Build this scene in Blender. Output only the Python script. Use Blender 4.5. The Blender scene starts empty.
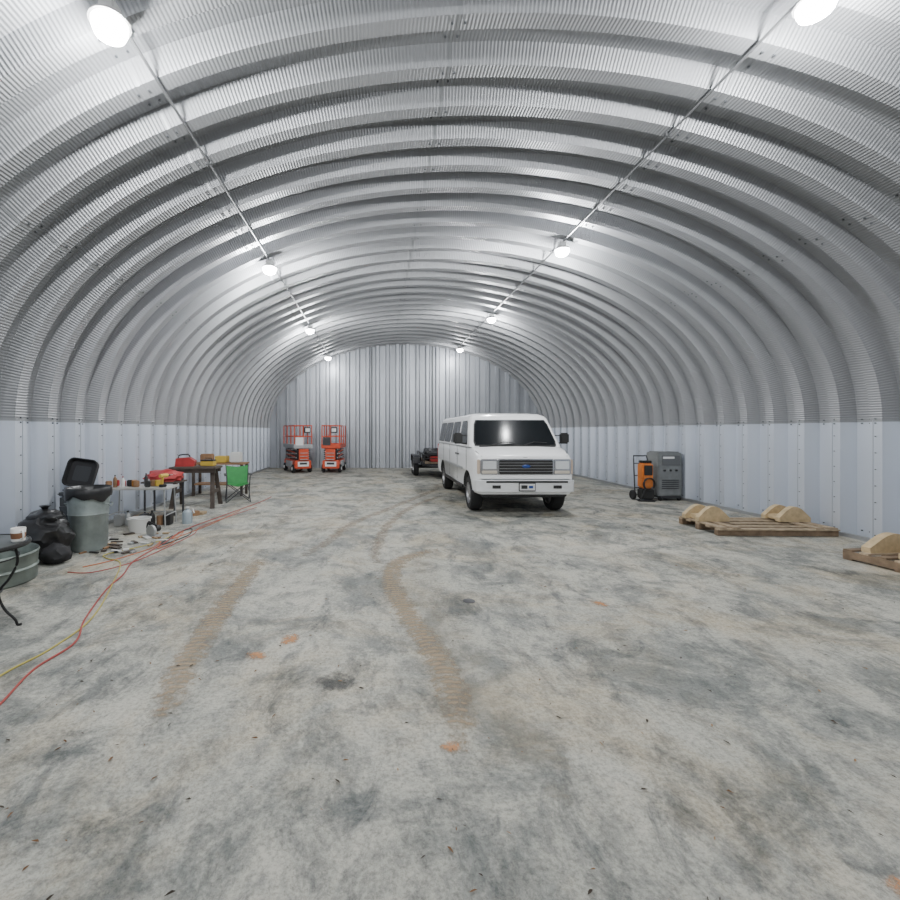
import bpy, bmesh, math, random
from mathutils import Vector, Matrix, Euler, noise
sc=bpy.context.scene
random.seed(7)
A=6.22;ZS=1.87;B=3.8;CX=1.33;Y0=-4.27;Y1=20.74;P=0.61
# ---------------------------------------------------------------- camera
cam=bpy.data.cameras.new('camera');co=bpy.data.objects.new('camera',cam);sc.collection.objects.link(co)
cam.lens=18;cam.sensor_width=36;co.location=(0,0,1.7)
co.rotation_euler=(math.radians(90),0,0);cam.shift_x=74/900;cam.shift_y=-19/900
sc.camera=co
# ---------------------------------------------------------------- materials
MATS={}
def mat(name,col,rough=.5,metal=0,var=0,vscale=8,emit=None,spec=None):
    if name in MATS: return MATS[name]
    m=bpy.data.materials.new(name);m.use_nodes=True;nt=m.node_tree
    b=nt.nodes['Principled BSDF'];b.inputs['Base Color'].default_value=(*col,1);b.inputs['Roughness'].default_value=rough;b.inputs['Metallic'].default_value=metal
    if spec is not None: b.inputs['Specular IOR Level'].default_value=spec
    if var:
        tc=nt.nodes.new('ShaderNodeTexCoord');no=nt.nodes.new('ShaderNodeTexNoise');no.inputs['Scale'].default_value=vscale;no.inputs['Detail'].default_value=5
        nt.links.new(tc.outputs['Object'],no.inputs['Vector'])
        cr=nt.nodes.new('ShaderNodeValToRGB');e=cr.color_ramp.elements
        e[0].position=.3;e[1].position=.7
        e[0].color=(*[c*(1-var) for c in col],1);e[1].color=(*[min(1,c*(1+var)) for c in col],1)
        nt.links.new(no.outputs['Fac'],cr.inputs['Fac']);nt.links.new(cr.outputs[0],b.inputs['Base Color'])
    if emit:
        b.inputs['Emission Color'].default_value=(*col,1);b.inputs['Emission Strength'].default_value=emit
    MATS[name]=m;return m
def galmat(name,col,rough,metal,crimp,strength,vary=.12):
    m=mat(name,col,rough,metal);nt=m.node_tree;b=nt.nodes['Principled BSDF'];L=nt.links
    uv=nt.nodes.new('ShaderNodeUVMap');sep=nt.nodes.new('ShaderNodeSeparateXYZ');L.new(uv.outputs[0],sep.inputs[0])
    if crimp:
        m1=nt.nodes.new('ShaderNodeMath');m1.operation='MULTIPLY';m1.inputs[1].default_value=2*math.pi/crimp;L.new(sep.outputs[0],m1.inputs[0])
        m2=nt.nodes.new('ShaderNodeMath');m2.operation='SINE';L.new(m1.outputs[0],m2.inputs[0])
        bp=nt.nodes.new('ShaderNodeBump');bp.inputs['Distance'].default_value=.01;bp.inputs['Strength'].default_value=strength
        L.new(m2.outputs[0],bp.inputs['Height']);L.new(bp.outputs[0],b.inputs['Normal'])
    fl=nt.nodes.new('ShaderNodeMath');fl.operation='DIVIDE';fl.inputs[1].default_value=P;L.new(sep.outputs[1],fl.inputs[0])
    f2=nt.nodes.new('ShaderNodeMath');f2.operation='FLOOR';L.new(fl.outputs[0],f2.inputs[0])
    wn=nt.nodes.new('ShaderNodeTexWhiteNoise');wn.noise_dimensions='1D';L.new(f2.outputs[0],wn.inputs['W'])
    no=nt.nodes.new('ShaderNodeTexNoise');no.inputs['Scale'].default_value=1.3;no.inputs['Detail'].default_value=6;L.new(uv.outputs[0],no.inputs['Vector'])
    ad=nt.nodes.new('ShaderNodeMath');ad.operation='ADD';L.new(wn.outputs['Value'],ad.inputs[0]);L.new(no.outputs['Fac'],ad.inputs[1])
    mr=nt.nodes.new('ShaderNodeMapRange');mr.inputs['From Min'].default_value=.2;mr.inputs['From Max'].default_value=1.7;mr.inputs['To Min'].default_value=1-vary;mr.inputs['To Max'].default_value=1+vary
    L.new(ad.outputs[0],mr.inputs['Value'])
    vm=nt.nodes.new('ShaderNodeVectorMath');vm.operation='SCALE';vm.inputs[0].default_value=col;L.new(mr.outputs[0],vm.inputs['Scale'])
    L.new(vm.outputs[0],b.inputs['Base Color'])
    return m
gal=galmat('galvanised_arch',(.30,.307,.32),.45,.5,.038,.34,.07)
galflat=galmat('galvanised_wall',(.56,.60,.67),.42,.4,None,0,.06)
galend=galmat('galvanised_end',(.42,.44,.475),.4,.5,None,0,.22)
lap=mat('lap_metal',(.30,.31,.32),.45,.5)
lapw=mat('lap_wall',(.40,.43,.48),.45,.4)
bolt=mat('bolt',(.14,.15,.16),.4,.7)
def concrete():
    m=bpy.data.materials.new('concrete');m.use_nodes=True;nt=m.node_tree;L=nt.links;b=nt.nodes['Principled BSDF']
    tc=nt.nodes.new('ShaderNodeTexCoord')
    def nz(scale,det,dist,rough=.6,sc=(1,1,1),rot=0,off=0):
        mp=nt.nodes.new('ShaderNodeMapping');mp.inputs['Scale'].default_value=sc;mp.inputs['Rotation'].default_value=(0,0,rot);mp.inputs['Location'].default_value=(off,off,0);L.new(tc.outputs['Object'],mp.inputs['Vector'])
        n=nt.nodes.new('ShaderNodeTexNoise');n.inputs['Scale'].default_value=scale;n.inputs['Detail'].default_value=det;n.inputs['Distortion'].default_value=dist;n.inputs['Roughness'].default_value=rough
        L.new(mp.outputs[0],n.inputs['Vector']);return n.outputs['Fac']
    def ramp(src,p0,c0,p1,c1):
        r=nt.nodes.new('ShaderNodeValToRGB');e=r.color_ramp.elements;e[0].position=p0;e[0].color=(*c0,1);e[1].position=p1;e[1].color=(*c1,1);L.new(src,r.inputs['Fac']);return r.outputs[0]
    def mix(f,a,c,mode='MIX'):
        x=nt.nodes.new('ShaderNodeMix');x.data_type='RGBA';x.blend_type=mode
        if isinstance(f,(int,float)): x.inputs[0].default_value=f
        else: L.new(f,x.inputs[0])
        L.new(a,x.inputs[6]);L.new(c,x.inputs[7]);return x.outputs[2]
    base=ramp(nz(.45,6,.5),.35,(.42,.415,.365),.65,(.53,.51,.44))
    sm=ramp(nz(1.15,13,.5,.76),.42,(.30,.34,.38),.535,(1,1,1))
    sm2=ramp(nz(5,12,.3,.8,(1,.6,1),.5),.39,(.42,.44,.46),.53,(1,1,1))
    sm3=ramp(nz(2.6,12,.9,.72,(1,.55,1),-.6,7),.37,(.34,.37,.41),.465,(1,1,1))
    warm=ramp(nz(.8,9,.6,.7,(1,1,1),0,3),.48,(1,1,1),.70,(1.0,.87,.70))
    spk=ramp(nz(38,5,0,.85),.35,(.55,.55,.55),.56,(1.08,1.08,1.08))
    c=mix(.75,base,sm,'MULTIPLY');c=mix(.7,c,sm2,'MULTIPLY');c=mix(.75,c,sm3,'MULTIPLY');c=mix(1,c,warm,'MULTIPLY');c=mix(1,c,spk,'MULTIPLY')
    L.new(c,b.inputs['Base Color'])
    rr=nt.nodes.new('ShaderNodeMapRange');rr.inputs['To Min'].default_value=.5;rr.inputs['To Max'].default_value=.85;L.new(nz(1.1,9,1.4,.68),rr.inputs['Value']);L.new(rr.outputs[0],b.inputs['Roughness'])
    bp=nt.nodes.new('ShaderNodeBump');bp.inputs['Distance'].default_value=.012;bp.inputs['Strength'].default_value=.6;L.new(nz(9,12,.3,.82),bp.inputs['Height']);L.new(bp.outputs[0],b.inputs['Normal'])
    return m
con=concrete()
def decal(name,col,thr,scale,tread=False,gain=1.0,soft=.14,edge=.22):
    m=bpy.data.materials.new(name);m.use_nodes=True;nt=m.node_tree;L=nt.links;b=nt.nodes['Principled BSDF']
    b.inputs['Base Color'].default_value=(*col,1);b.inputs['Roughness'].default_value=.95
    tc=nt.nodes.new('ShaderNodeTexCoord');n=nt.nodes.new('ShaderNodeTexNoise');n.inputs['Scale'].default_value=scale;n.inputs['Detail'].default_value=12;n.inputs['Roughness'].default_value=.8
    L.new(tc.outputs['Object'],n.inputs['Vector'])
    uv=nt.nodes.new('ShaderNodeUVMap');sep=nt.nodes.new('ShaderNodeSeparateXYZ');L.new(uv.outputs[0],sep.inputs[0])
    a=nt.nodes.new('ShaderNodeMath');a.operation='MULTIPLY_ADD';a.inputs[1].default_value=2;a.inputs[2].default_value=-1;L.new(sep.outputs[0],a.inputs[0])
    s=nt.nodes.new('ShaderNodeMath');s.operation='POWER';s.inputs[1].default_value=2;L.new(a.outputs[0],s.inputs[0])
    k=nt.nodes.new('ShaderNodeMath');k.operation='MULTIPLY_ADD';k.inputs[1].default_value=-edge;L.new(s.outputs[0],k.inputs[0]);L.new(n.outputs['Fac'],k.inputs[2])
    last=k.outputs[0]
    a2=nt.nodes.new('ShaderNodeMath');a2.operation='MULTIPLY_ADD';a2.inputs[1].default_value=2;a2.inputs[2].default_value=-1;L.new(sep.outputs[2 if tread else 1],a2.inputs[0])
    if not tread:
        s2=nt.nodes.new('ShaderNodeMath');s2.operation='POWER';s2.inputs[1].default_value=2;L.new(a2.outputs[0],s2.inputs[0])
        k2=nt.nodes.new('ShaderNodeMath');k2.operation='MULTIPLY_ADD';k2.inputs[1].default_value=-edge;L.new(s2.outputs[0],k2.inputs[0]);L.new(last,k2.inputs[2]);last=k2.outputs[0]
    else:
        u2=nt.nodes.new('ShaderNodeUVMap');u2.uv_map='Along';sp=nt.nodes.new('ShaderNodeSeparateXYZ');L.new(u2.outputs[0],sp.inputs[0])
        q=nt.nodes.new('ShaderNodeMath');q.operation='MULTIPLY_ADD';q.inputs[1].default_value=2;q.inputs[2].default_value=-1;L.new(sp.outputs[0],q.inputs[0])
        q2=nt.nodes.new('ShaderNodeMath');q2.operation='POWER';q2.inputs[1].default_value=8;L.new(q.outputs[0],q2.inputs[0])
        k2=nt.nodes.new('ShaderNodeMath');k2.operation='MULTIPLY_ADD';k2.inputs[1].default_value=-edge*1.3;L.new(q2.outputs[0],k2.inputs[0]);L.new(last,k2.inputs[2]);last=k2.outputs[0]
    mr=nt.nodes.new('ShaderNodeMapRange');mr.inputs['From Min'].default_value=thr;mr.inputs['From Max'].default_value=thr+soft;mr.inputs['To Max'].default_value=gain;L.new(last,mr.inputs['Value'])
    src=mr.outputs[0]
    if tread:
        w=nt.nodes.new('ShaderNodeMath');w.operation='MULTIPLY';w.inputs[1].default_value=2*math.pi/.06;L.new(sep.outputs[1],w.inputs[0])
        w1=nt.nodes.new('ShaderNodeMath');w1.operation='MULTIPLY_ADD';w1.inputs[1].default_value=9;L.new(s.outputs[0],w1.inputs[0]);L.new(w.outputs[0],w1.inputs[2])
        w2=nt.nodes.new('ShaderNodeMath');w2.operation='SINE';L.new(w1.outputs[0],w2.inputs[0])
        w3=nt.nodes.new('ShaderNodeMath');w3.operation='MULTIPLY_ADD';w3.inputs[1].default_value=.25;w3.inputs[2].default_value=.75;L.new(w2.outputs[0],w3.inputs[0])
        tt=nt.nodes.new('ShaderNodeMath');tt.operation='MULTIPLY';L.new(src,tt.inputs[0]);L.new(w3.outputs[0],tt.inputs[1]);src=tt.outputs[0]
    o=nt.nodes.new('ShaderNodeMath');o.operation='MULTIPLY_ADD';o.inputs[1].default_value=-4;o.inputs[2].default_value=4;o.use_clamp=True;L.new(s.outputs[0],o.inputs[0])
    f2=nt.nodes.new('ShaderNodeMath');f2.operation='MULTIPLY';f2.use_clamp=True;L.new(src,f2.inputs[0]);L.new(o.outputs[0],f2.inputs[1])
    L.new(f2.outputs[0],b.inputs['Alpha']);return m
# ---------------------------------------------------------------- mesh builder
def catmull(pts,k=6):
    pts=[Vector(p) for p in pts];out=[]
    for i in range(len(pts)-1):
        p0=pts[max(0,i-1)];p1=pts[i];p2=pts[i+1];p3=pts[min(len(pts)-1,i+2)]
        for j in range(k):
            t=j/k
            out.append(.5*((2*p1)+(-p0+p2)*t+(2*p0-5*p1+4*p2-p3)*t*t+(-p0+3*p1-3*p2+p3)*t**3))
    out.append(pts[-1]);return out
class G:
    def __init__(s): s.V=[];s.F=[];s.MI=[];s.m=[]
    def mi(s,m):
        if m not in s.m: s.m.append(m)
        return s.m.index(m)
    def add(s,V,F,m,T=None):
        o=len(s.V);k=s.mi(m)
        for v in V:
            v=Vector(v)
            if T: v=T@v
            s.V.append(tuple(v))
        for f in F: s.F.append([i+o for i in f]);s.MI.append(k)
    def bm(s,b,m,T=None):
        b.verts.ensure_lookup_table()
        s.add([v.co.copy() for v in b.verts],[[v.index for v in f.verts] for f in b.faces],m,T);b.free()
    def box(s,c,d,m,rot=(0,0,0),bev=0):
        b=bmesh.new();bmesh.ops.create_cube(b,size=1)
        for v in b.verts: v.co=Vector((v.co.x*d[0],v.co.y*d[1],v.co.z*d[2]))
        if bev: bmesh.ops.bevel(b,geom=b.edges[:],offset=min(bev,min(d)*.45),segments=2,affect='EDGES')
        b.verts.index_update()
        s.bm(b,m,Matrix.Translation(c)@Euler(rot).to_matrix().to_4x4())
    def cyl(s,p0,p1,r0,m,r1=None,seg=14,cap=True):
        p0=Vector(p0);p1=Vector(p1);r1=r0 if r1 is None else r1
        d=(p1-p0).normalized();q=d.to_track_quat('Z','Y').to_matrix()
        V=[];F=[]
        for p,r in((p0,r0),(p1,r1)):
            for i in range(seg):
                a=2*math.pi*i/seg;V.append(p+q@Vector((r*math.cos(a),r*math.sin(a),0)))
        for i in range(seg): F.append([i,(i+1)%seg,seg+(i+1)%seg,seg+i])
        if cap: F.append(list(range(seg))[::-1]);F.append(list(range(seg,2*seg)))
        s.add(V,F,m)
    def tube(s,pts,r,m,seg=6,k=0):
        pts=catmull(pts,k) if k else [Vector(p) for p in pts]
        V=[];F=[];n=len(pts);up=Vector((0,0,1))
        for i,p in enumerate(pts):
            d=(pts[min(n-1,i+1)]-pts[max(0,i-1)]).normalized()
            u=up if abs(d.z)<.95 else Vector((1,0,0))
            a=d.cross(u).normalized();c=a.cross(d).normalized()
            for j in range(seg):
                t=2*math.pi*j/seg;V.append(p+a*r*math.cos(t)+c*r*math.sin(t))
        for i in range(n-1):
            for j in range(seg): F.append([i*seg+j,i*seg+(j+1)%seg,(i+1)*seg+(j+1)%seg,(i+1)*seg+j])
        F.append(list(range(seg))[::-1]);F.append(list(range((n-1)*seg,n*seg)))
        s.add(V,F,m)
    def rev(s,prof,c,m,seg=28,axis='Z',cap=(False,False)):
        V=[];F=[];n=len(prof)
        for r,z in prof:
            for j in range(seg):
                t=2*math.pi*j/seg;x,y=r*math.cos(t),r*math.sin(t)
                v=(x,y,z) if axis=='Z' else (z,x,y) if axis=='X' else (x,z,y)
                V.append(Vector(v)+Vector(c))
        for i in range(n-1):
            for j in range(seg): F.append([i*seg+j,i*seg+(j+1)%seg,(i+1)*seg+(j+1)%seg,(i+1)*seg+j])
        if cap[0]: F.append(list(range(seg))[::-1])
        if cap[1]: F.append(list(range((n-1)*seg,n*seg)))
        s.add(V,F,m)
    def blob(s,c,d,m,amp=.12,fr=3,seed=0,sub=4):
        b=bmesh.new();bmesh.ops.create_icosphere(b,subdivisions=sub,radius=1)
        for v in b.verts:
            p=v.co.normalized();n=noise.noise(p*fr+Vector((seed,0,0)))+.5*abs(noise.noise(p*fr*2.3+Vector((0,seed,0))))
            q=p*(1+amp*n);v.co=Vector((q.x*d[0],q.y*d[1],q.z*d[2]))
        b.verts.index_update();s.bm(b,m,Matrix.Translation(c))
    def poly(s,pts,off,m):
        n=len(pts);o=Vector(off);V=[Vector(p) for p in pts]+[Vector(p)+o for p in pts]
        F=[list(range(n))[::-1],list(range(n,2*n))]+[[i,(i+1)%n,n+(i+1)%n,n+i] for i in range(n)]
        s.add(V,F,m)
    def make(s,name,loc=(0,0,0),rz=0,parent=None,ang=35):
        me=bpy.data.meshes.new(name);me.from_pydata(s.V,[],s.F)
        for m in s.m: me.materials.append(m)
        me.polygons.foreach_set('material_index',s.MI)
        me.polygons.foreach_set('use_smooth',[True]*len(me.polygons))
        b=bmesh.new();b.from_mesh(me);bmesh.ops.recalc_face_normals(b,faces=b.faces[:]);b.to_mesh(me);b.free()
        me.set_sharp_from_angle(angle=math.radians(ang));me.update()
        o=bpy.data.objects.new(name,me);sc.collection.objects.link(o);o.location=loc;o.rotation_euler=(0,0,rz)
        if parent: o.parent=parent
        return o
def empty(name,loc,rz=0):
    e=bpy.data.objects.new(name,None);e.location=loc;e.rotation_euler=(0,0,rz);sc.collection.objects.link(e);return e
# ---------------------------------------------------------------- shell
def arcpts(n=140,t0=math.pi,t1=0):
    return [(CX+A*math.cos(t0+(t1-t0)*i/n),ZS+B*math.sin(t0+(t1-t0)*i/n)) for i in range(n+1)]
PROF=((0,0),(.17,0),(.25,.19),(.53,.19))
def sheet(name,pts,mt,inset=0,parent=None):
    n=len(pts);nor=[];s=[0]
    for i in range(n):
        a=pts[max(0,i-1)];c=pts[min(n-1,i+1)]
        dx,dz=c[0]-a[0],c[1]-a[1];l=math.hypot(dx,dz);nor.append((-dz/l,dx/l))
        if i: s.append(s[-1]+math.hypot(pts[i][0]-pts[i-1][0],pts[i][1]-pts[i-1][1]))
    ys=[];y=Y0
    while y<Y1-.01:
        for dy,d in PROF: ys.append((y+dy,d))
        y+=P
    ys.append((Y1,0))
    V=[];F=[]
    for (yy,d) in ys:
        for i in range(n): V.append((pts[i][0]+nor[i][0]*(d-inset),yy,pts[i][1]+nor[i][1]*(d-inset)))
    for j in range(len(ys)-1):
        for i in range(n-1): F.append((j*n+i,j*n+i+1,(j+1)*n+i+1,(j+1)*n+i))
    me=bpy.data.meshes.new(name);me.from_pydata(V,[],F)
    ul=me.uv_layers.new(name='UVMap')
    for l in me.loops:
        i=l.vertex_index%n; ul.data[l.index].uv=(s[i],V[l.vertex_index][1])
    me.materials.append(mt)
    me.polygons.foreach_set('use_smooth',[True]*len(me.polygons));me.set_sharp_from_angle(angle=math.radians(20))
    o=bpy.data.objects.new(name,me);sc.collection.objects.link(o)
    if parent: o.parent=parent
    return o
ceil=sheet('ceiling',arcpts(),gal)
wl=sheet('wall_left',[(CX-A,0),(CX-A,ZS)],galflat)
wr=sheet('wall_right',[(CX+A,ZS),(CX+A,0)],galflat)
def tx(x): return math.acos((x-CX)/A)
seam_t=[tx(-3.87),tx(-2.25),tx(.80),tx(3.80),tx(6.1)]
for k,t in enumerate(seam_t):
    w=.0022
    sheet('seam_%d'%(k+1),arcpts(2,t+w,t-w),lap,.004,ceil)
sheet('seam_left',[(CX-A,ZS-.03),(CX-A,ZS+.01)],lap,.004,wl)
sheet('seam_right',[(CX+A,ZS+.01),(CX+A,ZS-.03)],lap,.004,wr)
g=G()
def boltat(x,z,nx,nz,y,d,r=.012):
    c=Vector((x+nx*(d-.004),y,z+nz*(d-.004)));g.cyl(c,c-Vector((nx,0,nz))*.012,r,bolt,seg=6)
y=Y0
while y<Y1-.3:
    for t in seam_t:
        for dt in(-.010,.010):
            tt=t+dt;x=CX+A*math.cos(tt);z=ZS+B*math.sin(tt);nx,nz=B*math.cos(tt),A*math.sin(tt);l=math.hypot(nx,nz);nx/=l;nz/=l
            boltat(x,z,nx,nz,y+.085,0);boltat(x,z,nx,nz,y+.33,.19);boltat(x,z,nx,nz,y+.45,.19)
    for sx in(-1,1):
        for z in(ZS-.05,ZS+.015,.12):
            boltat(CX+sx*A,z,sx,0,y+.085,0);boltat(CX+sx*A,z,sx,0,y+.33,.19);boltat(CX+sx*A,z,sx,0,y+.45,.19)
        for k in range(1,7): boltat(CX+sx*A,.12+k*.25,sx,0,y+.085,0,.008)
        # overlapped sheet edge on the inner flat
        g.box((CX+sx*(A-.003),y+.125,ZS/2),(.005,.008,ZS),lapw)
    y+=P
g.make('seam_bolts',parent=ceil)
g=G();base=mat('base_channel',(.36,.37,.38),.5,.6)
g.box((CX-A-.02,8.2,.03),(.06,25,.06),base);g.make('baseboard_left')
g=G();g.box((CX+A+.02,8.2,.03),(.06,25,.06),base);g.make('baseboard_right')
g=G();g.box((CX,8.2,-.05),(13.1,25.6,.1),con);g.make('floor')
def endwall(name,yy,sgn):
    V=[];F=[];xs=[];x=CX-A-.15;p=.46
    while x<CX+A+.2:
        for dx,d in((0,0),(.12,0),(.17,.09),(.41,.09)): xs.append((x+dx,d))
        x+=p
    for x,d in xs:
        u=max(-1,min(1,(x-CX)/(A+.19)));zt=ZS+(B+.19)*math.sqrt(max(0,1-u*u))
        V+=[(x,yy+sgn*d,0),(x,yy+sgn*d,ZS),(x,yy+sgn*d,max(zt,ZS))]
    for i in range(len(xs)-1):
        a=i*3
        F+=[(a,a+1,a+4,a+3),(a+1,a+2,a+5,a+4)]
    me=bpy.data.meshes.new(name);me.from_pydata(V,[],F);ul=me.uv_layers.new(name='UVMap')
    for l in me.loops:
        v=V[l.vertex_index];ul.data[l.index].uv=(v[2],v[0]*1.33)
    me.materials.append(galend);o=bpy.data.objects.new(name,me);sc.collection.objects.link(o);return o
wf=endwall('wall_far',Y1-.02,1)
endwall('wall_back',Y0+.02,-1)
g=G();dk=mat('door_gap',(.12,.125,.13),.5,.5)
for x in(-.2,1.2,2.6):
    zt=ZS+B*math.sqrt(1-((x-CX)/A)**2);g.box((x,Y1-.04,zt/2),(.05,.03,zt),dk)
g.make('trim_1')
# ---------------------------------------------------------------- lights
housing=mat('lamp_housing',(.5,.5,.5),.5,.3);lens=mat('lamp_lens',(1,1,1),.4,0,emit=80)
steel=mat('conduit_steel',(.17,.175,.18),.45,.6)
def zc(x): return ZS+B*math.sqrt(1-((x-CX)/A)**2)
for sx,x in((0,-2.07),(1,3.62)):
    g=G();zz=zc(x)-.035;g.tube([(x,Y0+.1,zz),(x,Y1-.1,zz)],.014,steel,8)
    yy=Y0+.7
    while yy<Y1: g.box((x,yy,zz+.01),(.07,.03,.045),steel);yy+=1.83
    g.make('electrical_conduit',parent=ceil)
    for yy,pw in((-1.9,250),(3.5 if sx==0 else 3.7,345),(8.75,345),(14.1,290),(19.4,65)):
        z=zz-.1
        g=G();g.box((0,0,.06),(.12,.12,.09),housing,bev=.01)
        g.rev([(.02,.03),(.08,.02),(.135,-.02),(.15,-.05),(.13,-.055)],(0,0,0),housing,24,cap=(True,False))
        g.rev([(.13,-.05),(.128,-.09),(.11,-.135),(.06,-.165),(.005,-.172)],(0,0,0),lens,24)
        o=g.make('ceiling_light',(x,yy,z))
        l=bpy.data.lights.new('bulb','POINT');l.energy=pw;l.shadow_soft_size=.07;l.color=(.97,.99,1);lo=bpy.data.objects.new('bulb',l);lo.location=(0,0,-.26);sc.collection.objects.link(lo);lo.parent=o
w=bpy.data.worlds.new('world');sc.world=w;w.use_nodes=True;w.node_tree.nodes['Background'].inputs[0].default_value=(.02,.02,.025,1)
# ---------------------------------------------------------------- van
white=mat('van_paint',(.88,.885,.89),.22,0);glass=mat('van_glass',(.010,.012,.014),.16,spec=.14);blk=mat('black_plastic',(.02,.02,.02),.5)
tire=mat('tire_rubber',(.018,.018,.019),.8);chrome=mat('chrome',(.7,.7,.72),.15,1);hubm=mat('hub_steel',(.45,.45,.46),.35,.9)
lampg=mat('headlamp_glass',(.80,.82,.84),.12,.2);blue=mat('badge_blue',(.02,.06,.25),.3);seamk=mat('panel_gap',(.06,.06,.06),.7);plate=mat('plate_white',(.7,.7,.7),.4)
van=empty('van',(2.97,8.85,0))
ystat=[(.10,.87,1.155),(.11,.91,1.18),(.14,.945,1.21),(.21,.972,1.25),(.42,.99,1.32),(.70,1.0,1.385),(.95,1.0,1.38),(5.45,1.0,1.38),(5.54,.985,1.38),(5.58,.95,1.38)]
V=[];F=[];ns=0
for y,w,T in ystat:
    half=[(w-.05,.44),(w-.01,.50),(w,.62),(w,.86),(w-.005,T-.22),(w-.02,T-.1),(w-.07,T-.03),(w-.2,T),(w*.4,T+.015)]
    ring=half+[(-a,b) for a,b in half[::-1]];ns=len(ring)
    V+=[(a,y,b) for a,b in ring]
for j in range(len(ystat)-1):
    for i in range(ns): F.append([j*ns+i,j*ns+(i+1)%ns,(j+1)*ns+(i+1)%ns,(j+1)*ns+i])
F.append(list(range(ns)));F.append(list(range((len(ystat)-1)*ns,len(ystat)*ns))[::-1])
g=G();g.add(V,F,white);body=g.make('body',parent=van,ang=30)
for wy in(.88,4.42):
    for sx in(-1,1):
        g=G();g.cyl((sx*.62,wy,.40),(sx*1.2,wy,.40),.455,blk,seg=40);cut=g.make('cut',parent=van)
        bpy.context.view_layer.update()
        md=body.modifiers.new('b','BOOLEAN');md.operation='DIFFERENCE';md.object=cut;md.solver='EXACT'
        try: md.material_mode='TRANSFER'
        except Exception: pass
        bpy.context.view_layer.objects.active=body
        bpy.ops.object.modifier_apply(modifier='b')
        bpy.data.objects.remove(cut)
def fy(yf,hw,x,bul=.10): return yf-bul*(1-(x/hw)**2)+.0
def ring(z,hw,yf,yr,bul=.1,nx=9,r=.08):
    out=[]
    for i in range(nx):
        x=-hw+.05+(2*hw-.1)*i/(nx-1);out.append((x,fy(yf,hw,x,bul),z))
    out+=[(hw-.012,yf+.03,z),(hw,yf+.10,z)]
    out+=[(hw,yr-.1,z),(hw-.02,yr-.02,z),(hw-.1,yr,z),(-hw+.1,yr,z),(-hw+.02,yr-.02,z),(-hw,yr-.1,z),(-hw,yf+.1,z),(-hw+.012,yf+.03,z)]
    return out
ZB=1.36;ZT=1.98
RG=[ring(ZB,.985,.74,5.575),ring(ZT,.865,1.22,5.52),ring(2.03,.835,1.30,5.47),ring(2.08,.76,1.46,5.38),ring(2.11,.6,1.8,5.2),ring(2.12,.3,2.4,4.9)]
V=[v for r in RG for v in r];n=len(RG[0]);F=[]
for j in range(len(RG)-1):
    for i in range(n): F.append([j*n+i,j*n+(i+1)%n,(j+1)*n+(i+1)%n,(j+1)*n+i])
F.append(list(range((len(RG)-1)*n,len(RG)*n)))
g=G();g.add(V,F,white);g.make('roof_cabin',parent=van,ang=28)
g=G()
def ws(s,t,off):
    z=ZB+(ZT-ZB)*t;hw=.985+(.865-.985)*t;yf=.74+(1.22-.74)*t;x=s*(hw-.05)
    return (x,fy(yf,hw,x)-off,z+off*.7)
def pane(t0,t1,smax,off,m):
    V=[];F=[];NX=12;NT=6
    for j in range(NT+1):
        t=t0+(t1-t0)*j/NT
        e=.035*(1 if j in(0,NT) else 0)
        for i in range(NX+1):
            s=(-1+2*i/NX)*(smax-e);V.append(ws(s,t,off))
    for j in range(NT):
        for i in range(NX): a=j*(NX+1)+i;F.append([a,a+1,a+NX+2,a+NX+1])
    g.add(V,F,m)
pane(.03,.94,.965,.006,blk);pane(.07,.91,.935,.010,glass)
def sx_at(z): return .985-(z-ZB)/(ZT-ZB)*.12
def swin(pts,m,off):
    for sg in(-1,1):
        V=[(sg*(sx_at(z)+off),y,z) for y,z in pts];g.add(V,[list(range(len(pts)))],m)
def rnd(y0,y1,z0,z1,r=.05): return [(y0+r,z0),(y1-r,z0),(y1,z0+r),(y1,z1-r),(y1-r,z1),(y0+r,z1),(y0,z1-r),(y0,z0+r)]
fd=[(1.02,1.42),(1.95,1.42),(1.98,1.45),(1.98,1.90),(1.95,1.92),(1.47,1.92),(1.40,1.89),(1.02,1.47)]
swin([(y+(.02 if y>1.5 else -.02),z+(.02 if z>1.6 else -.02)) for y,z in fd],blk,.003);swin(fd,glass,.007)
for y0,y1 in((2.16,3.12),(3.24,4.24),(4.34,5.36)):
    swin(rnd(y0-.02,y1+.02,1.40,1.94),blk,.003);swin(rnd(y0,y1,1.42,1.92),glass,.007)
    swin([( (y0+y1)/2-.012,1.42),((y0+y1)/2+.012,1.42),((y0+y1)/2+.012,1.92),((y0+y1)/2-.012,1.92)],blk,.010)
for yy in(.98,2.07,3.18,4.28):
    for sg in(-1,1): g.box((sg*1.0,yy,.95),(.006,.012,.8),seamk)
for sg in(-1,1):
    g.box((sg*1.004,2.65,.86),(.014,2.5,.05),mat('rub_strip',(.3,.31,.32),.5));g.box((sg*.99,2.65,.46),(.06,2.6,.06),blk)
    for yy in(1.9,2.2): g.box((sg*1.012,yy,1.16),(.02,.14,.035),blk,bev=.008)
g.tube([(-.93,.40,1.295),(-.86,.16,1.195),(0,.105,1.175),(.86,.16,1.195),(.93,.40,1.295)],.006,seamk,6)
g.box((0,.62,1.385),(1.6,.05,.02),blk,rot=(.25,0,0))
for sx in(-.55,.12): g.tube([(sx,.60,1.40),(sx+.25,.655,1.47),(sx+.52,.67,1.45)],.009,blk)
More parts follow.
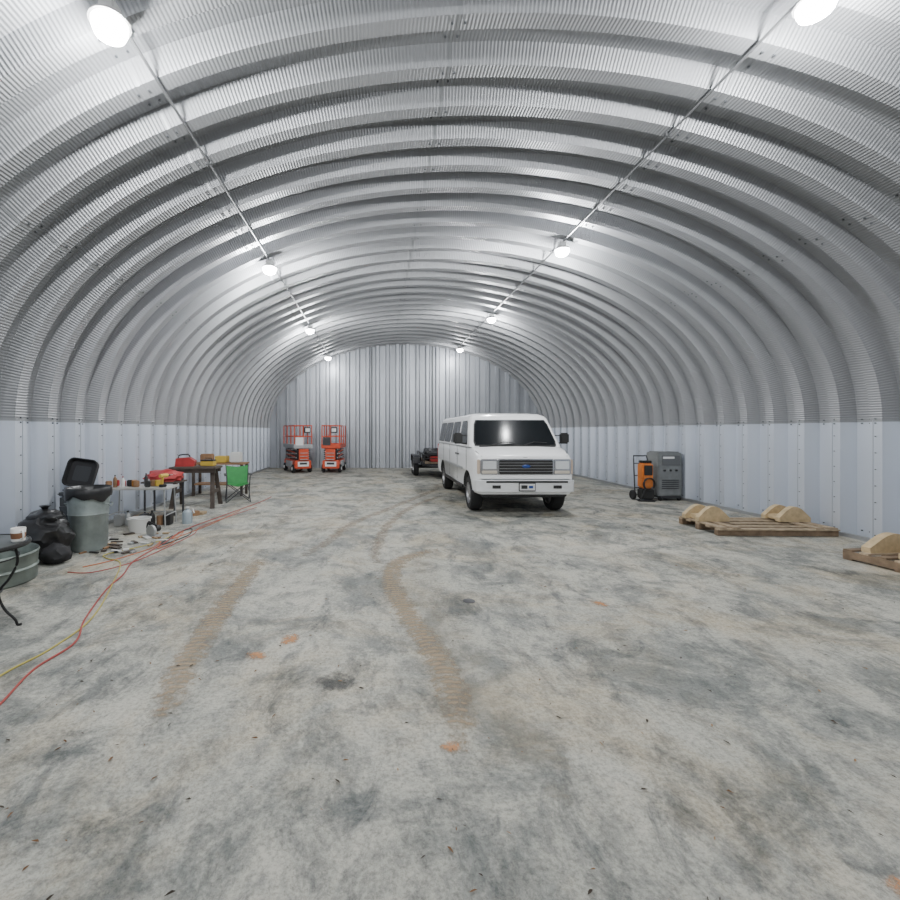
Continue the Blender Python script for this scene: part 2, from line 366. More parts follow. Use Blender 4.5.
# grille + lamps
g.box((0,.085,.985),(1.12,.05,.32),chrome,bev=.02)
g.box((0,.065,.985),(1.06,.03,.27),blk,bev=.01)
for z in(.90,.955,1.015,1.07): g.box((0,.052,z),(1.05,.02,.008),hubm)
b=bmesh.new();bmesh.ops.create_uvsphere(b,u_segments=20,v_segments=10,radius=1);b.verts.index_update()
g.bm(b,blue,Matrix.Translation((0,.04,1.0))@Matrix.Diagonal((.085,.014,.034,1)))
for sg in(-1,1):
    g.box((sg*.725,.09,.985),(.35,.05,.31),chrome,bev=.02)
    g.box((sg*.72,.07,1.025),(.30,.04,.19),lampg,bev=.025)
    g.box((sg*.72,.068,.885),(.30,.03,.06),mat('signal_lens',(.66,.60,.52),.2),bev=.01)
    g.box((sg*.915,.15,.985),(.06,.10,.29),mat('marker_lens',(.62,.50,.40),.2),rot=(0,0,sg*.35),bev=.012)
g.box((0,.12,.79),(1.84,.08,.12),white,bev=.02)
g.poly([(-1.0,.34,.50),(-.98,.12,.50),(-.93,.05,.50),(-.8,.0,.50),(.8,.0,.50),(.93,.05,.50),(.98,.12,.50),(1.0,.34,.50),(.9,.34,.50),(.8,.12,.50),(-.8,.12,.50),(-.9,.34,.50)],(0,0,.22),mat('bumper_white',(.75,.76,.77),.3))
g.box((0,-.004,.70),(1.6,.02,.035),blk)
g.box((0,-.012,.60),(.33,.02,.17),blk,bev=.005);g.box((0,-.02,.60),(.30,.012,.13),plate);g.box((-.06,-.027,.60),(.12,.004,.07),blk)
g.box((.07,-.027,.60),(.08,.004,.05),blue)
for sg in(-1,1): g.box((sg*.6,-.004,.6),(.16,.02,.06),blk)
g.box((0,.25,.44),(1.7,.2,.13),blk,bev=.02)
g.box((0,2.8,.40),(1.3,4.6,.16),blk)
for sg in(-1,1):
    g.tube([(sg*.97,1.12,1.42),(sg*1.10,1.06,1.44),(sg*1.16,1.06,1.50)],.016,blk)
    g.tube([(sg*.94,1.2,1.6),(sg*1.12,1.08,1.6)],.012,blk)
    g.box((sg*1.17,1.05,1.54),(.20,.09,.24),blk,bev=.03)
for sg in(-1,1): g.box((sg*.95,5.56,1.1),(.08,.06,.4),mat('tail_red',(.5,.02,.02),.3),bev=.01)
g.box((0,5.64,.58),(1.9,.12,.2),chrome,bev=.02)
g.make('trim_and_glass',parent=van,ang=30)
def wheel(g,c,r,w,side):
    x,y,z=c;h=w/2
    g.rev([(r*.62,-h),(r*.9,-h),(r*.98,-h*.75),(r,-h*.4),(r,h*.4),(r*.98,h*.75),(r*.9,h),(r*.62,h)],c,tire,32,'X')
    for sd in(-1,1):
        k=sd*h
        g.rev([(r*.64,k*.98),(r*.6,k*.95),(r*.56,k*.5),(r*.3,k*.45),(r*.27,k*.85),(r*.001,k*.9)],c,hubm,28,'X')
    for i in range(8):
        a=i*math.pi/4;g.cyl((x+side*h*.44,y+r*.43*math.cos(a),z+r*.43*math.sin(a)),(x+side*h*.52,y+r*.43*math.cos(a),z+r*.43*math.sin(a)),r*.07,blk,seg=10)
g=G()
for wy in(.88,4.42):
    for sg in(-1,1): wheel(g,(sg*.855,wy,.37),.37,.24,sg)
    g.cyl((-.8,wy,.37),(.8,wy,.37),.06,blk)
g.make('wheels',parent=van)
# ---------------------------------------------------------------- utility trailer
red=mat('red_paint',(.36,.03,.03),.45,0,.2);frame=mat('trailer_black',(.025,.025,.028),.4,.2);ply=mat('deck_wood',(.2,.15,.1),.8,0,.3)
g=G()
for x in(-.8,.8): g.box((x,1.9,.5),(.06,3.2,.1),frame)
for yy in(.3,1.1,1.9,2.7,3.5): g.box((0,yy,.5),(1.6,.06,.08),frame)
g.box((0,1.9,.56),(1.56,3.2,.035),ply)
for x in(-.8,.8):
    g.box((x,1.9,.86),(.04,3.2,.04),frame)
    for yy in(.32,1.1,1.9,2.7,3.48): g.box((x,yy,.7),(.04,.04,.34),frame)
g.box((0,.32,.86),(1.6,.04,.04),frame);g.box((0,.32,.72),(1.6,.03,.03),frame)
g.tube([(-.7,.35,.48),(0,-.95,.48)],.04,frame);g.tube([(.7,.35,.48),(0,-.95,.48)],.04,frame)
g.cyl((0,-.9,.0),(0,-.9,.75),.03,chrome)
for sg in(-1,1):
    for yy in(1.55,2.35):
        wheel(g,(sg*1.02,yy,.33),.33,.2,sg)
    g.poly([(sg*.88,1.1,.5),(sg*.88,1.2,.72),(sg*.88,1.35,.79),(sg*.88,2.55,.79),(sg*.88,2.7,.72),(sg*.88,2.8,.5),(sg*.88,2.76,.5),(sg*.88,2.67,.69),(sg*.88,2.54,.755),(sg*.88,1.36,.755),(sg*.88,1.23,.69),(sg*.88,1.14,.5)],(sg*.26,0,0),frame)
g.cyl((-1,1.55,.33),(1,1.55,.33),.04,frame);g.cyl((-1,2.35,.33),(1,2.35,.33),.04,frame)
g.box((-.35,.85,.68),(.4,.5,.2),red,bev=.03);g.cyl((-.6,.8,.88),(-.1,.8,.88),.09,frame)
g.blob((-.45,1.7,.75),(.3,.5,.3),frame,.3,3,4,3);g.blob((-.3,1.1,.75),(.3,.3,.28),frame,.3,3,6,3)
g.make('utility_trailer',(2.50,15.6,0),-.02)
# ---------------------------------------------------------------- scissor lifts
orange=mat('lift_orange',(.62,.085,.035),.4,0,.1);grey=mat('lift_grey',(.4,.41,.42),.5,.2,.1);dkg=mat('dark_metal',(.06,.06,.065),.5,.4)
decw=mat('decal_white',(.8,.8,.8),.5)
def lift(name,loc,rz,platcol):
    g=G();L=1.7;W=.76
    g.box((0,0,.34),(W*.9,L,.34),orange,bev=.03)
    g.box((0,-L/2-.01,.36),(W*.6,.02,.2),decw);g.box((0,-L/2-.02,.38),(W*.4,.02,.08),dkg)
    for sx in(-1,1):
        g.box((sx*(W/2-.02),0,.34),(.03,L*.55,.26),grey)
        for yy in(-.62,.62):
            g.rev([(.02,-.06),(.15,-.06),(.17,-.04),(.17,.04),(.15,.06),(.02,.06)],(sx*(W/2-.04),yy,.17),tire,24,'X',cap=(True,True))
            g.cyl((sx*(W/2+.01),yy,.17),(sx*(W/2+.035),yy,.17),.07,decw)
        for k in range(5):
            z0=.55+k*.085;s=1 if k%2 else -1
            g.tube([(sx*.26,-s*.75,z0),(sx*.26,s*.75,z0+.075)],.032,orange if k%2 else grey,4)
            g.tube([(sx*.20,s*.75,z0),(sx*.20,-s*.75,z0+.075)],.03,dkg,4)
    for k in range(5):
        for yy in(-.75,0,.75): g.cyl((-.3,yy,.57+k*.085),(.3,yy,.57+k*.085),.022,dkg,seg=8)
    g.cyl((0,-.5,.6),(0,.5,.85),.05,dkg)
    g.box((0,0,1.02),(W,L,.06),platcol,bev=.01);g.box((0,-L/2,1.1),(W,.02,.13),platcol);g.box((0,L/2,1.1),(W,.02,.13),platcol)
    for sx in(-1,1): g.box((sx*W/2,0,1.1),(.02,L,.13),platcol)
    R=.022;x=W/2-.02;y=L/2-.02
    for z in(1.48,1.92):
        g.tube([(-x,-y,z),(x,-y,z)],R,orange);g.tube([(-x,y,z),(x,y,z)],R,orange);g.tube([(-x,-y,z),(-x,y,z)],R,orange);g.tube([(x,-y,z),(x,y,z)],R,orange)
    for sx in(-1,1):
        for yy in(-y,-.3,.3,y): g.tube([(sx*x,yy,1.04),(sx*x,yy,1.92)],R,orange)
    g.tube([(0,-y,1.04),(0,-y,1.92)],R,orange)
    g.box((.15,-y-.06,1.74),(.26,.12,.24),dkg,bev=.02);g.box((.15,-y-.125,1.74),(.18,.02,.14),decw)
    g.box((-.16,-y-.03,1.28),(.32,.03,.32),decw if platcol is grey else dkg)
    g.box((0,-L/2-.06,.75),(.4,.05,.45),orange,bev=.01)
    for k in range(3): g.box((0,-L/2-.1,.55+k*.13),(.32,.04,.025),grey)
    g.make(name,loc,rz)
lift('scissor_lift',(-3.32,19.0,0),math.radians(26),grey)
lift('scissor_lift.001',(-1.78,19.1,0),math.radians(-4),orange)
# ---------------------------------------------------------------- left clutter
galv=mat('galvanised_can',(.27,.31,.30),.45,.5,.2,6);poly=mat('black_polythene',(.012,.012,.013),.34);fab=mat('black_fabric',(.02,.02,.022),.8)
g=G()
prof=[(.215,0),(.23,.01),(.235,.06),(.235,.10),(.245,.12),(.25,.5),(.262,.52),(.255,.54),(.275,.84),(.29,.85),(.29,.87),(.275,.87),(.25,.5),(.22,.03)]
V=[];F=[];seg=56
for r,z in prof:
    for j in range(seg):
        a=2*math.pi*j/seg;rr=r-(.006 if (j%2 and .1<z<.83) else 0);V.append((rr*math.cos(a),rr*math.sin(a),z))
for i in range(len(prof)-1):
    for j in range(seg): F.append([i*seg+j,i*seg+(j+1)%seg,(i+1)*seg+(j+1)%seg,(i+1)*seg+j])
F.append(list(range(seg)))
g.add(V,F,galv)
# bin liner folded over the rim, slightly uneven
V=[];F=[];pr=[(.292,.74),(.299,.80),(.297,.875),(.283,.895),(.25,.86),(.2,.7),(.1,.62),(.001,.6)];sg_=48
for k,(r,z) in enumerate(pr):
    for j in range(sg_):
        a=2*math.pi*j/sg_;dz=(.03*math.sin(3*a)+.02*math.sin(7*a+1)) if k==0 else 0;dr=.004*math.sin(11*a)
        V.append(((r+dr)*math.cos(a),(r+dr)*math.sin(a),z+dz))
for i in range(len(pr)-1):
    for j in range(sg_): F.append([i*sg_+j,i*sg_+(j+1)%sg_,(i+1)*sg_+(j+1)%sg_,(i+1)*sg_+j])
g.add(V,F,poly)
for sg in(-1,1): g.tube([(sg*.265,-.07,.66),(sg*.31,-.06,.66),(sg*.32,.0,.62),(sg*.31,.06,.66),(sg*.265,.07,.66)],.008,galv,6,3)
g.make('trash_can',(-4.15,6.5,0))
g=G();g.blob((0,0,.28),(.35,.31,.29),poly,.24,2.0,3);g.blob((.02,.03,.50),(.24,.20,.15),poly,.24,2.2,5)
g.rev([(.06,.61),(.03,.65),(.04,.68),(.07,.71),(.03,.70)],(.02,.03,0),poly,12);g.blob((.30,-.16,.12),(.17,.15,.13),fab,.25,2,9,3)
g.make('garbage_bag',(-4.42,5.95,0))
g=G();tote=mat('tote_grey',(.06,.065,.07),.5)
g.box((0,0,.36),(.34,.3,.72),tote,bev=.04);g.box((0,0,.74),(.36,.33,.05),tote,bev=.02)
for k in range(3): g.box((0,-.155,.2+k*.17),(.28,.02,.03),tote)
g.make('storage_tote',(-4.66,6.98,0),.0)
g=G()
def shell(zc0,tilt,y0):
    T=Matrix.Translation((0,y0,zc0))@Euler((tilt,.15,0)).to_matrix().to_4x4()
    def rr(w,h,r,y,n=5):
        o=[]
        for cx,cz,a0 in((w-r,h-r,0),(-w+r,h-r,90),(-w+r,-h+r,180),(w-r,-h+r,270)):
            for i in range(n+1): a=math.radians(a0+90*i/n);o.append((cx+r*math.cos(a),y,cz+r*math.sin(a)))
        return o
    rs=[rr(.19,.19,.07,.07),rr(.215,.22,.09,.03),rr(.22,.225,.09,-.06),rr(.205,.21,.08,-.06),rr(.19,.195,.07,.02)]
    n=len(rs[0]);V=[v for r in rs for v in r];F=[]
    for j in range(4):
        for i in range(n): F.append([j*n+i,j*n+(i+1)%n,(j+1)*n+(i+1)%n,(j+1)*n+i])
    F.append(list(range(n)));F.append(list(range(4*n,5*n)));g.add(V,F,fab,T)
    g.add([(x,y-.004,z) for x,y,z in rr(.12,.12,.03,.018)],[list(range(n))],mat('dark_lining',(.035,.037,.042),.8),T)
shell(.27,-.30,.06)
g.box((0,-.02,.035),(.36,.28,.07),fab,bev=.03)
g.make('suitcase',(-4.60,6.98,.768),.12)
g=G();g.rev([(.0,.02),(.44,.0),(.455,.02),(.455,.14),(.468,.16),(.455,.18),(.465,.30),(.475,.32),(.465,.34),(.45,.32),(.44,.03),(0,.03)],(0,0,0),mat('tank_galv',(.18,.21,.19),.5,.5,.3,5),48)
g.make('stock_tank',(-4.36,5.05,0))
iron=mat('wrought_iron',(.02,.02,.02),.45,.5)
g=G();g.rev([(.001,.70),(.37,.70),(.385,.708),(.385,.722),(.37,.73),(.001,.73)],(0,0,0),mat('table_mesh',(.10,.11,.11),.4,.4),48)
g.rev([(.375,.695),(.39,.70),(.395,.715),(.39,.73),(.375,.735)],(0,0,0),iron,48)
for k in range(4):
    a=k*math.pi/2+.25;c,s=math.cos(a),math.sin(a)
    g.tube([(r*c,r*s,z) for r,z in((.30,.70),(.32,.56),(.26,.42),(.18,.30),(.22,.16),(.30,.06),(.32,.012),(.35,.012))],.011,iron,8,5)
g.tube([(.19*math.cos(i*math.pi/8),.19*math.sin(i*math.pi/8),.30) for i in range(17)],.007,iron)
g.tube([(.31*math.cos(i*math.pi/12),.31*math.sin(i*math.pi/12),.60) for i in range(25)],.006,iron)
g.make('bistro_table',(-3.44,3.85,0))
g=G();mw=mat('mug_white',(.8,.79,.76),.3);bro=mat('coffee_brown',(.12,.05,.02),.3)
g.rev([(.042,0),(.05,.01),(.056,.115),(.053,.12),(.049,.115),(.044,.02),(.001,.02)],(0,0,0),mw,28,cap=(True,False));g.rev([(.0485,.095),(.001,.096)],(0,0,0),bro,28)
g.rev([(.0515,.03),(.0555,.08)],(0,0,0),mat('mug_print',(.25,.12,.06),.4),28)
g.tube([(.052,0,.095),(.082,0,.095),(.092,0,.062),(.08,0,.032),(.048,0,.028)],.008,mw,8,4);g.make('coffee_mug',(-3.14,3.95,.731),-.5)
white_pl=mat('white_plastic',(.62,.62,.60),.5);yel=mat('tool_yellow',(.55,.38,.06),.5);brn=mat('brown_wood',(.25,.14,.07),.7,0,.3);lg=mat('light_grey_metal',(.42,.43,.43),.4,.5)
g=G();w=1.15;d=.55;H=.70
g.box((0,0,H-.02),(w,d,.035),mat('table_top_grey',(.4,.4,.38),.6,0,.15),bev=.008)
for sx in(-1,1):
    for sy in(-1,1): g.tube([(sx*(w/2-.08),sy*(d/2-.05),H-.03),(sx*(w/2-.05),sy*(d/2-.03),0)],.013,lg,8)
    g.tube([(sx*(w/2-.06),-d/2+.04,.2),(sx*(w/2-.06),d/2-.04,.2)],.01,lg)
g.tube([(-w/2+.06,d/2-.04,.2),(w/2-.06,d/2-.04,.2)],.01,lg)
g.make('work_table',(-4.25,8.15,0),.05)
def bottle(g,x,y,r,h,m,cap):
    g.rev([(r,0),(r,h*.65),(r*.8,h*.75),(r*.35,h*.84),(r*.35,h*.93)],(x,y,0),m,16,cap=(True,True));g.cyl((x,y,h*.92),(x,y,h),r*.42,cap,seg=12)
g=G();cols=[yel,brn,brn,red,lg,blk,blk,mat('bottle_amber',(.35,.15,.03),.3),white_pl]
for i in range(15):
    x=-.5+i*.06+random.uniform(-.02,.02);y=random.uniform(-.18,.18);k=random.random()
    if k<.45: bottle(g,x,y,random.uniform(.025,.04),random.uniform(.12,.24),random.choice(cols),random.choice([blk,white_pl,red]))
    else: g.box((x,y,.055),(.09,.08,.11),random.choice(cols),rot=(0,0,random.random()),bev=.01)
g.make('workshop_supplies',(-4.25,8.15,.702),.05)
def drill(name,loc,rz,m):
    g=G();g.cyl((-.09,0,.20),(.07,0,.20),.035,m);g.cyl((.07,0,.20),(.13,0,.20),.025,blk,.015);g.cyl((.13,0,.2),(.2,0,.2),.005,lg)
    g.box((-.04,0,.11),(.04,.035,.15),m,rot=(0,.15,0),bev=.01);g.box((-.03,0,.025),(.12,.08,.05),blk,bev=.01);g.make(name,loc,rz)
drill('cordless_drill',(-3.79,8.05,.702),1.2,yel)
g=G()
for i in range(7):
    x=-.42+i*.14;k=i%3
    if k==0: g.box((x,0,.10),(.13,.2,.2),random.choice([blk,lg,brn]),bev=.015)
    elif k==1: bottle(g,x,0,.05,.26,random.choice([white_pl,blk,lg]),blk)
    else: g.cyl((x,0,0),(x,0,.16),.06,random.choice([lg,brn]))
g.make('paint_cans_and_boxes',(-4.2,8.15,0.001),.1)
dkw=mat('dark_timber',(.07,.055,.045),.7,0,.3)
g=G();g.box((0,0,.88),(1.0,.6,.05),dkw,bev=.006);g.box((0,-.2,.82),(.95,.09,.09),dkw);g.box((0,.2,.82),(.95,.09,.09),dkw)
for sx in(-1,1):
    for sy in(-1,1): g.poly([(sx*.38-.045,sy*.1,.86),(sx*.38+.045,sy*.1,.86),(sx*.44+.045,sy*.32,0),(sx*.44-.045,sy*.32,0)],(0,.04,0),dkw)
    g.box((sx*.42,0,.35),(.04,.5,.08),dkw)
g.make('sawhorse_bench',(-4.05,10.15,0),.06)
g=G();g.poly([(-.2,-.12,0),(.2,-.12,0),(.22,-.12,.12),(.10,-.12,.20),(-.18,-.12,.18)],(0,.26,0),red)
g.tube([(-.15,0,.18),(-.12,0,.25),(.06,0,.26),(.1,0,.2)],.015,blk,8,3);g.make('gas_can',(-4.3,10.15,.907),.2)
g=G();g.box((0,0,.07),(.30,.2,.11),yel,bev=.015);g.box((0,0,.14),(.30,.2,.03),blk,bev=.01);g.tube([(-.08,0,.15),(-.07,0,.19),(.07,0,.19),(.08,0,.15)],.01,blk);g.make('tool_case',(-3.8,10.2,.896),-.1)
g=G();g.blob((0,0,.0),(.34,.28,.16),red,.35,3,2,3);g.V=[(x,y,max(z,-.07)) for x,y,z in g.V]
for sx in(-.3,.3):
    for sy in(-.2,.2): g.cyl((sx,sy,-.74),(sx,sy,-.06),.02,dkg)
g.box((0,0,-.08),(.72,.5,.03),dkw);g.make('tarp_covered_stand',(-4.35,9.25,.74))
g=G();g.box((0,0,.84),(1.4,.55,.04),brn)
for sx in(-.63,.63):
    for sy in(-.22,.22): g.box((sx,sy,.41),(.06,.06,.82),dkw)
g.box((0,0,.3),(1.3,.5,.03),brn)
g.make('wooden_workbench',(-4.15,12.0,0))
g=G();g.box((-.35,0,.12),(.3,.25,.22),brn,bev=.02);g.box((.05,0,.09),(.3,.3,.17),yel,bev=.01);g.box((.42,.02,.14),(.25,.3,.27),white_pl,bev=.02);g.make('storage_boxes',(-4.15,12.0,.862))
grn=mat('green_fabric',(.02,.24,.05),.6,0,.15)
g=G()
g.add([(-.26,-.24,.44),(0,-.22,.37),(.26,-.24,.44),(-.25,0,.41),(0,0,.34),(.25,0,.41),(-.25,.22,.43),(0,.22,.37),(.25,.22,.43),(-.27,.34,.84),(0,.38,.80),(.27,.34,.84)],[[0,1,4,3],[1,2,5,4],[3,4,7,6],[4,5,8,7],[6,7,10,9],[7,8,11,10]],grn)
for sx in(-1,1):
    g.tube([(sx*.28,-.25,.0),(sx*.24,.22,.44)],.012,dkg);g.tube([(sx*.28,.3,.0),(sx*.26,-.24,.45),(sx*.27,-.24,.64)],.012,dkg)
    g.tube([(sx*.24,.22,.0+.42),(sx*.27,.35,.86)],.012,dkg);g.box((sx*.29,0,.645),(.06,.5,.02),dkg)
g.tube([(-.28,-.25,0),(.26,-.24,.44)],.011,dkg);g.tube([(.28,-.25,0),(-.26,-.24,.44)],.011,dkg);g.tube([(-.28,.3,0),(.24,.22,.43)],.011,dkg);g.tube([(.28,.3,0),(-.24,.22,.43)],.011,dkg)
g.make('camping_chair',(-3.36,10.95,0),.35)
g=G();g.rev([(.15,0),(.18,.22),(.19,.22),(.19,.235),(.175,.235),(.145,.01),(.001,.01)],(0,0,0),white_pl,28,cap=(True,False));g.tube([(-.18,0,.22),(-.13,-.12,.26),(0,-.19,.24),(.13,-.12,.26),(.18,0,.22)],.004,lg,6,4);g.make('bucket',(-4.0,7.6,0))
g=G();bottle(g,0,0,.09,.30,mat('jug_clear',(.32,.38,.42),.3),white_pl);g.tube([(.08,0,.17),(.13,0,.19),(.09,0,.27)],.013,white_pl);g.make('water_jug',(-3.48,8.3,0))
g=G();g.cyl((0,-.02,.09),(0,.02,.09),.095,lg,seg=28);g.box((0,.03,.012),(.30,.16,.015),lg);g.cyl((0,.03,.11),(0,.15,.11),.05,blk);g.box((-.04,.05,.18),(.2,.05,.06),blk,rot=(0,.3,0),bev=.015);g.tube([(-.14,.05,.2),(-.16,.05,.12),(-.1,.05,.09)],.014,blk);g.make('circular_saw',(-3.62,7.25,0),-.4)
g=G();g.box((0,0,.05),(.3,.12,.09),brn,rot=(0,0,.3));g.box((.16,.15,.03),(.2,.18,.05),mat('cardboard',(.35,.26,.16),.8),rot=(0,0,-.4));g.make('timber_offcuts',(-3.7,9.0,0),.3)
g=G();cb=mat('cardboard',(.35,.26,.16),.8)
for i in range(34):
    x=random.uniform(-.45,.5);y=random.uniform(-.75,.5)
    g.box((x,y,.012+random.random()*.01),(random.uniform(.05,.2),random.uniform(.02,.08),.018),random.choice([brn,cb,blk,lg,dkw,white_pl]),rot=(0,0,random.random()*3))
g.make('floor_scraps',(-3.8,6.95,0))
def cord(name,pts,m,r=.008,k=8):
    g=G();g.tube([(x,y,r) for x,y in pts],r,m,6,k);g.make(name)
rc=mat('cord_red',(.36,.06,.05),.5);yc=mat('cord_yellow',(.45,.38,.08),.5);oc=mat('cord_orange',(.45,.13,.05),.5);bc=mat('cord_black',(.02,.02,.02),.5)
cord('extension_cord',[(-2.2,2.2),(-2.33,2.79),(-2.43,3.2),(-2.41,3.6),(-2.62,4.05),(-2.88,4.81),(-2.98,5.3),(-3.16,5.9),(-3.2,6.8),(-3.28,7.7),(-3.05,9.1),(-2.75,10.8),(-2.7,11.6)],rc,.008)
cord('extension_cord.001',[(-2.5,2.3),(-2.6,3.07),(-2.53,3.5),(-2.58,4.1),(-2.98,5.13),(-3.3,5.8),(-3.6,6.0),(-3.7,6.2),(-3.4,6.7),(-3.3,7.2)],yc,.007)
cord('extension_cord.002',[(-3.65,5.6),(-3.45,5.9),(-3.25,6.5),(-3.3,6.9),(-3.15,6.5),(-3.1,6.9),(-3.25,7.6),(-3.2,7.1),(-3.0,8.2),(-2.9,9.6)],oc,.007)
cord('extension_cord.003',[(-3.7,5.4),(-3.4,5.4),(-3.15,5.8),(-3.05,6.5),(-3.0,7.4),(-3.1,8.0),(-2.85,9.2),(-2.65,10)],rc,.006)
cord('extension_cord.004',[(-3.3,7.3),(-3.2,6.7),(-3.05,7.3),(-3.2,7.8),(-3.3,7.5)],bc,.008)
# ---------------------------------------------------------------- right side
orp=mat('machine_orange',(.62,.19,.04),.45,0,.15);cab=mat('cabinet_grey',(.22,.23,.23),.5,.3,.12)
g=G();g.box((0,0,.64),(.60,.46,1.06),cab,bev=.02);g.box((.02,-.235,.98),(.46,.02,.24),mat('panel_dark_grey',(.12,.125,.13),.5),bev=.005);g.box((-.05,-.25,1.05),(.28,.012,.05),decw)
for k in range(5): g.box((0,-.235,.3+k*.05),(.42,.015,.015),blk)
for k in range(3): g.cyl((-.15+k*.15,-.23,.74),(-.15+k*.15,-.26,.74),.025,blk)
g.box((0,0,.09),(.5,.52,.05),dkg)
for sx in(-1,1):
    for sy in(-1,1): g.cyl((sx*.22,sy*.2,.055),(sx*.26,sy*.2,.055),.055,tire)
g.box((0,0,1.18),(.5,.40,.03),cab,bev=.01);g.make('welding_machine',(7.16,11.2,0),.05)
g=G()
for sx in(-1,1):
    g.tube([(sx*.17,.02,.12),(sx*.17,.08,1.0),(sx*.12,.14,1.08)],.016,dkg,8,3)
    g.rev([(.02,-.03),(.10,-.035),(.12,-.02),(.12,.02),(.10,.035),(.02,.03)],(sx*.20,.06,.12),tire,24,'X',cap=(True,True))
g.cyl((-.20,.06,.12),(.20,.06,.12),.012,dkg);g.box((0,-.14,.02),(.36,.28,.015),dkg);g.cyl((-.12,.14,1.08),(.12,.14,1.08),.016,dkg)
for z in(.3,.6,.9): g.cyl((-.17,.05,z),(.17,.05,z),.012,dkg)
g.box((0,-.12,.62),(.28,.24,.62),orp,bev=.04);g.box((0,-.245,.75),(.2,.02,.24),blk,bev=.01);g.box((0,-.14,.18),(.30,.24,.26),blk,bev=.03);g.box((0,-.12,.95),(.24,.2,.06),blk,bev=.02)
for i in range(3): g.tube([(.0+.13*math.cos(a),-.26-i*.02,.42+.15*math.sin(a)) for a in[math.pi*2*j/20 for j in range(21)]],.012,bc)
g.tube([(-.1,-.29,.3),(-.20,-.3,.1),(-.23,-.2,.02),(-.2,-.32,.02),(.1,-.35,.02)],.012,bc,8,5)
g.make('plasma_cutter_cart',(6.57,11.1,0),0)
pine=mat('pine_wood',(.50,.38,.22),.65,0,.15,14);pal=mat('pallet_wood',(.36,.28,.19),.8,0,.3,9);pald=mat('pallet_wood_aged',(.2,.14,.09),.85,0,.3,9)
def saddle(g,c,w,h,t,rz):
    pts=[];N=18
    for i in range(N+1):
        u=-1+2*i/N;z=h*(.28+.72*max(0,math.cos(u*math.pi/2))**1.1)
        pts.append((u*w/2,-t/2,z))
    pts=[(-w/2,-t/2,0)]+pts+[(w/2,-t/2,0)]
    T=Matrix.Translation(c)@Matrix.Rotation(rz,4,'Z')
    n=len(pts);g.add(pts+[(x,y+t,z) for x,y,z in pts],[list(range(n))[::-1],list(range(n,2*n))]+[[i,(i+1)%n,n+(i+1)%n,n+i] for i in range(n)],pine,T)
g=G();W=1.9;D=.9
for y in(-D/2,0,D/2): g.box((0,y,.05),(W,.09,.09),pald,bev=.004)
for y in(-D/2-.02,-D/2+.2,0,D/2-.2,D/2): g.box((0,y,.107),(W,.10,.022),pal)
for x in(-W/2+.08,-W/2+.3,W/2-.3,W/2-.08): g.box((x,0,.13),(.12,D+.1,.022),pal)
for sx in(-1,1):
    saddle(g,(sx*(W/2-.27),.02,.141),.52,.26,.09,.0);saddle(g,(sx*(W/2-.25),.34,.141),.52,.24,.09,.0)
    g.box((sx*(W/2-.27),.18,.19),(.4,.3,.08),pine,bev=.01)
g.make('wooden_pallet',(6.50,7.75,0),-.03)
g=G();W=1.2;D=1.2
for x in(-W/2+.02,0,W/2-.02): g.box((x,0,.07),(.05,D,.09),pald)
for k in range(7): g.box((0,-D/2+.05+k*(D-.1)/6,.127),(W,.10,.02),pal if k%2 else pald)
for k in range(3): g.box((0,-D/2+.05+k*(D-.1)/2,.012),(W,.10,.022),pald)
saddle(g,(-.15,.40,.137),.75,.24,.1,0);saddle(g,(-.1,.05,.137),.75,.22,.1,.0)
g.make('wooden_pallet.001',(6.87,5.45,0),.10)
# ---------------------------------------------------------------- floor marks
def strip(name,pts,w,m,z=.003,k=10):
    p=catmull([(x,y,0) for x,y in pts],k);V=[];F=[];n=len(p);s=0;S=[0]
    for i in range(n):
        d=(p[min(n-1,i+1)]-p[max(0,i-1)]).normalized();a=Vector((d.y,-d.x,0))
        if i: s+=(p[i]-p[i-1]).length;S.append(s)
        V+=[tuple(p[i]+a*w/2+Vector((0,0,z))),tuple(p[i]-a*w/2+Vector((0,0,z)))]
    for i in range(n-1): F.append((2*i,2*i+1,2*i+3,2*i+2))
    me=bpy.data.meshes.new(name);me.from_pydata(V,[],F);ul=me.uv_layers.new(name='UVMap')
    for l in me.loops: ul.data[l.index].uv=(l.vertex_index%2,S[l.vertex_index//2])
    u2=me.uv_layers.new(name='Along')
    for l in me.loops: u2.data[l.index].uv=(S[l.vertex_index//2]/s,0)
    me.materials.append(m);o=bpy.data.objects.new(name,me);sc.collection.objects.link(o)
mud=decal('dried_mud',(.35,.275,.19),.34,12,True,.9,.16);mud2=decal('dried_mud_faint',(.32,.26,.20),.375,9,True,.75,.15);sand=decal('sand_dust',(.46,.40,.30),.40,3,True,.5,.2,.18)
strip('tire_track',[(-1.31,2.5),(-1.29,2.75),(-1.39,3.27),(-1.45,4.05),(-1.50,4.97),(-1.52,5.75),(-1.45,6.1)],.30,mud)
strip('tire_track.001',[(.50,2.2),(.47,2.5),(.5,2.84),(.45,3.42),(.28,4.27),(.17,5.13),(.35,5.95),(1.05,6.6)],.30,mud)
strip('tire_track.002',[(-1.35,5.5),(-.85,6.5),(-.47,8.14),(.31,9.9),(1.7,13.0),(2.0,14)],.28,mud2)
strip('tire_track.003',[(0.1,5.2),(.0,6.5),(.3,8.5),(1.0,10.5),(2.2,12.5)],.26,mud2,.004)
strip('tire_track.004',[(-1.7,5.6),(-1.2,6.9),(-.9,8.4),(-.2,10.3),(1.2,13.0)],.5,sand,.0025)
strip('tire_track.005',[(.9,1.9),(.85,2.5),(.6,3.5),(.5,5),(.6,6.5)],.6,sand,.002)
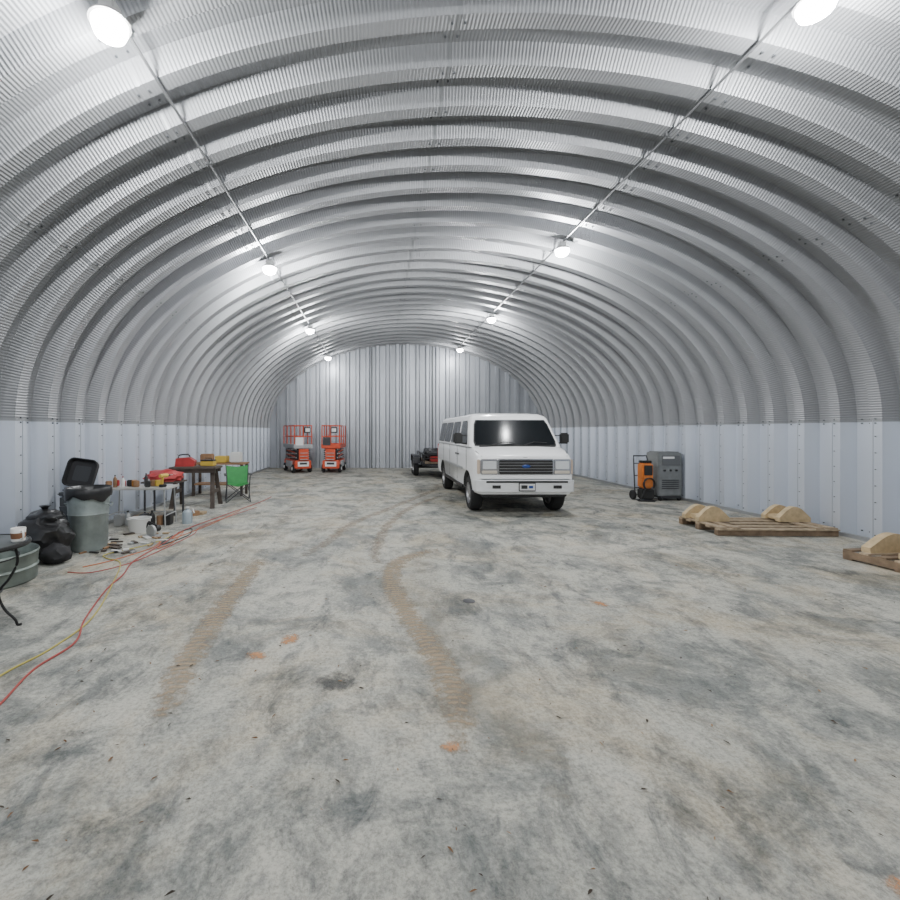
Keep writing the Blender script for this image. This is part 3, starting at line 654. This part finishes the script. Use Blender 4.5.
strip('tire_track.006',[(-1.9,3.2),(-1.6,4.4),(-1.8,5.8),(-1.9,8),(-1.4,11)],.7,sand,.002)
def patch(name,x,y,w,h,m,rz=0,z=.005):
    me=bpy.data.meshes.new(name);me.from_pydata([(-w/2,-h/2,0),(w/2,-h/2,0),(w/2,h/2,0),(-w/2,h/2,0)],[],[(0,1,2,3)]);ul=me.uv_layers.new(name='UVMap')
    for l,u in zip(me.loops,((0,0),(1,0),(1,1),(0,1))): ul.data[l.index].uv=u
    me.materials.append(m);o=bpy.data.objects.new(name,me);sc.collection.objects.link(o);o.location=(x,y,z);o.rotation_euler=(0,0,rz)
clay=decal('clay_dust',(.55,.27,.12),.35,16,False,.7);oil=decal('oil_stain',(.10,.10,.10),.34,7,False,.6)
for x,y,w in((-.70,3.66,.24),(-.9,3.4,.2),(2.2,4.42,.2),(.4,2.42,.14),(1.95,1.66,.16)): patch('clay_stain',x,y,w,w*.8,clay,random.random()*3)
patch('oil_stain',-.27,3.05,.38,.3,oil,.3)
g=G();g.rev([(.001,.006),(.05,.006),(.055,.004),(.06,.004),(.062,0)],(0,0,0),dkg,24);g.make('floor_drain',(.93,4.5,0))
g=G();lm=[mat('leaf_brown',(.16,.08,.035),.8),mat('leaf_tan',(.30,.17,.08),.8),mat('leaf_dark',(.05,.035,.025),.8),mat('leaf_dark',(.05,.035,.025),.8)]
for i in range(420):
    y=1.25+random.random()**1.1*7;x=random.uniform(-.75*y-.2,min(1.3*y,5.2));x=max(x,-2.1)
    s=random.uniform(.008,.022);a=random.random()*6.28;c,sn=math.cos(a),math.sin(a)
    wd=random.uniform(.5,1)
    pts=[(-1,0,.1),(-.4,.35*wd,.45),(.3,.3*wd,.35),(1,0,.15),(.3,-.3*wd,.3),(-.4,-.35*wd,.4)]
    V=[(x+s*(u*c-v*sn),y+s*(u*sn+v*c),.006+s*w*random.uniform(.2,.9)) for u,v,w in pts]+[(x,y,.006)]
    g.add(V,[[0,1,6],[1,2,6],[2,3,6],[3,4,6],[4,5,6],[5,0,6]],random.choice(lm))
g.make('fallen_leaves')
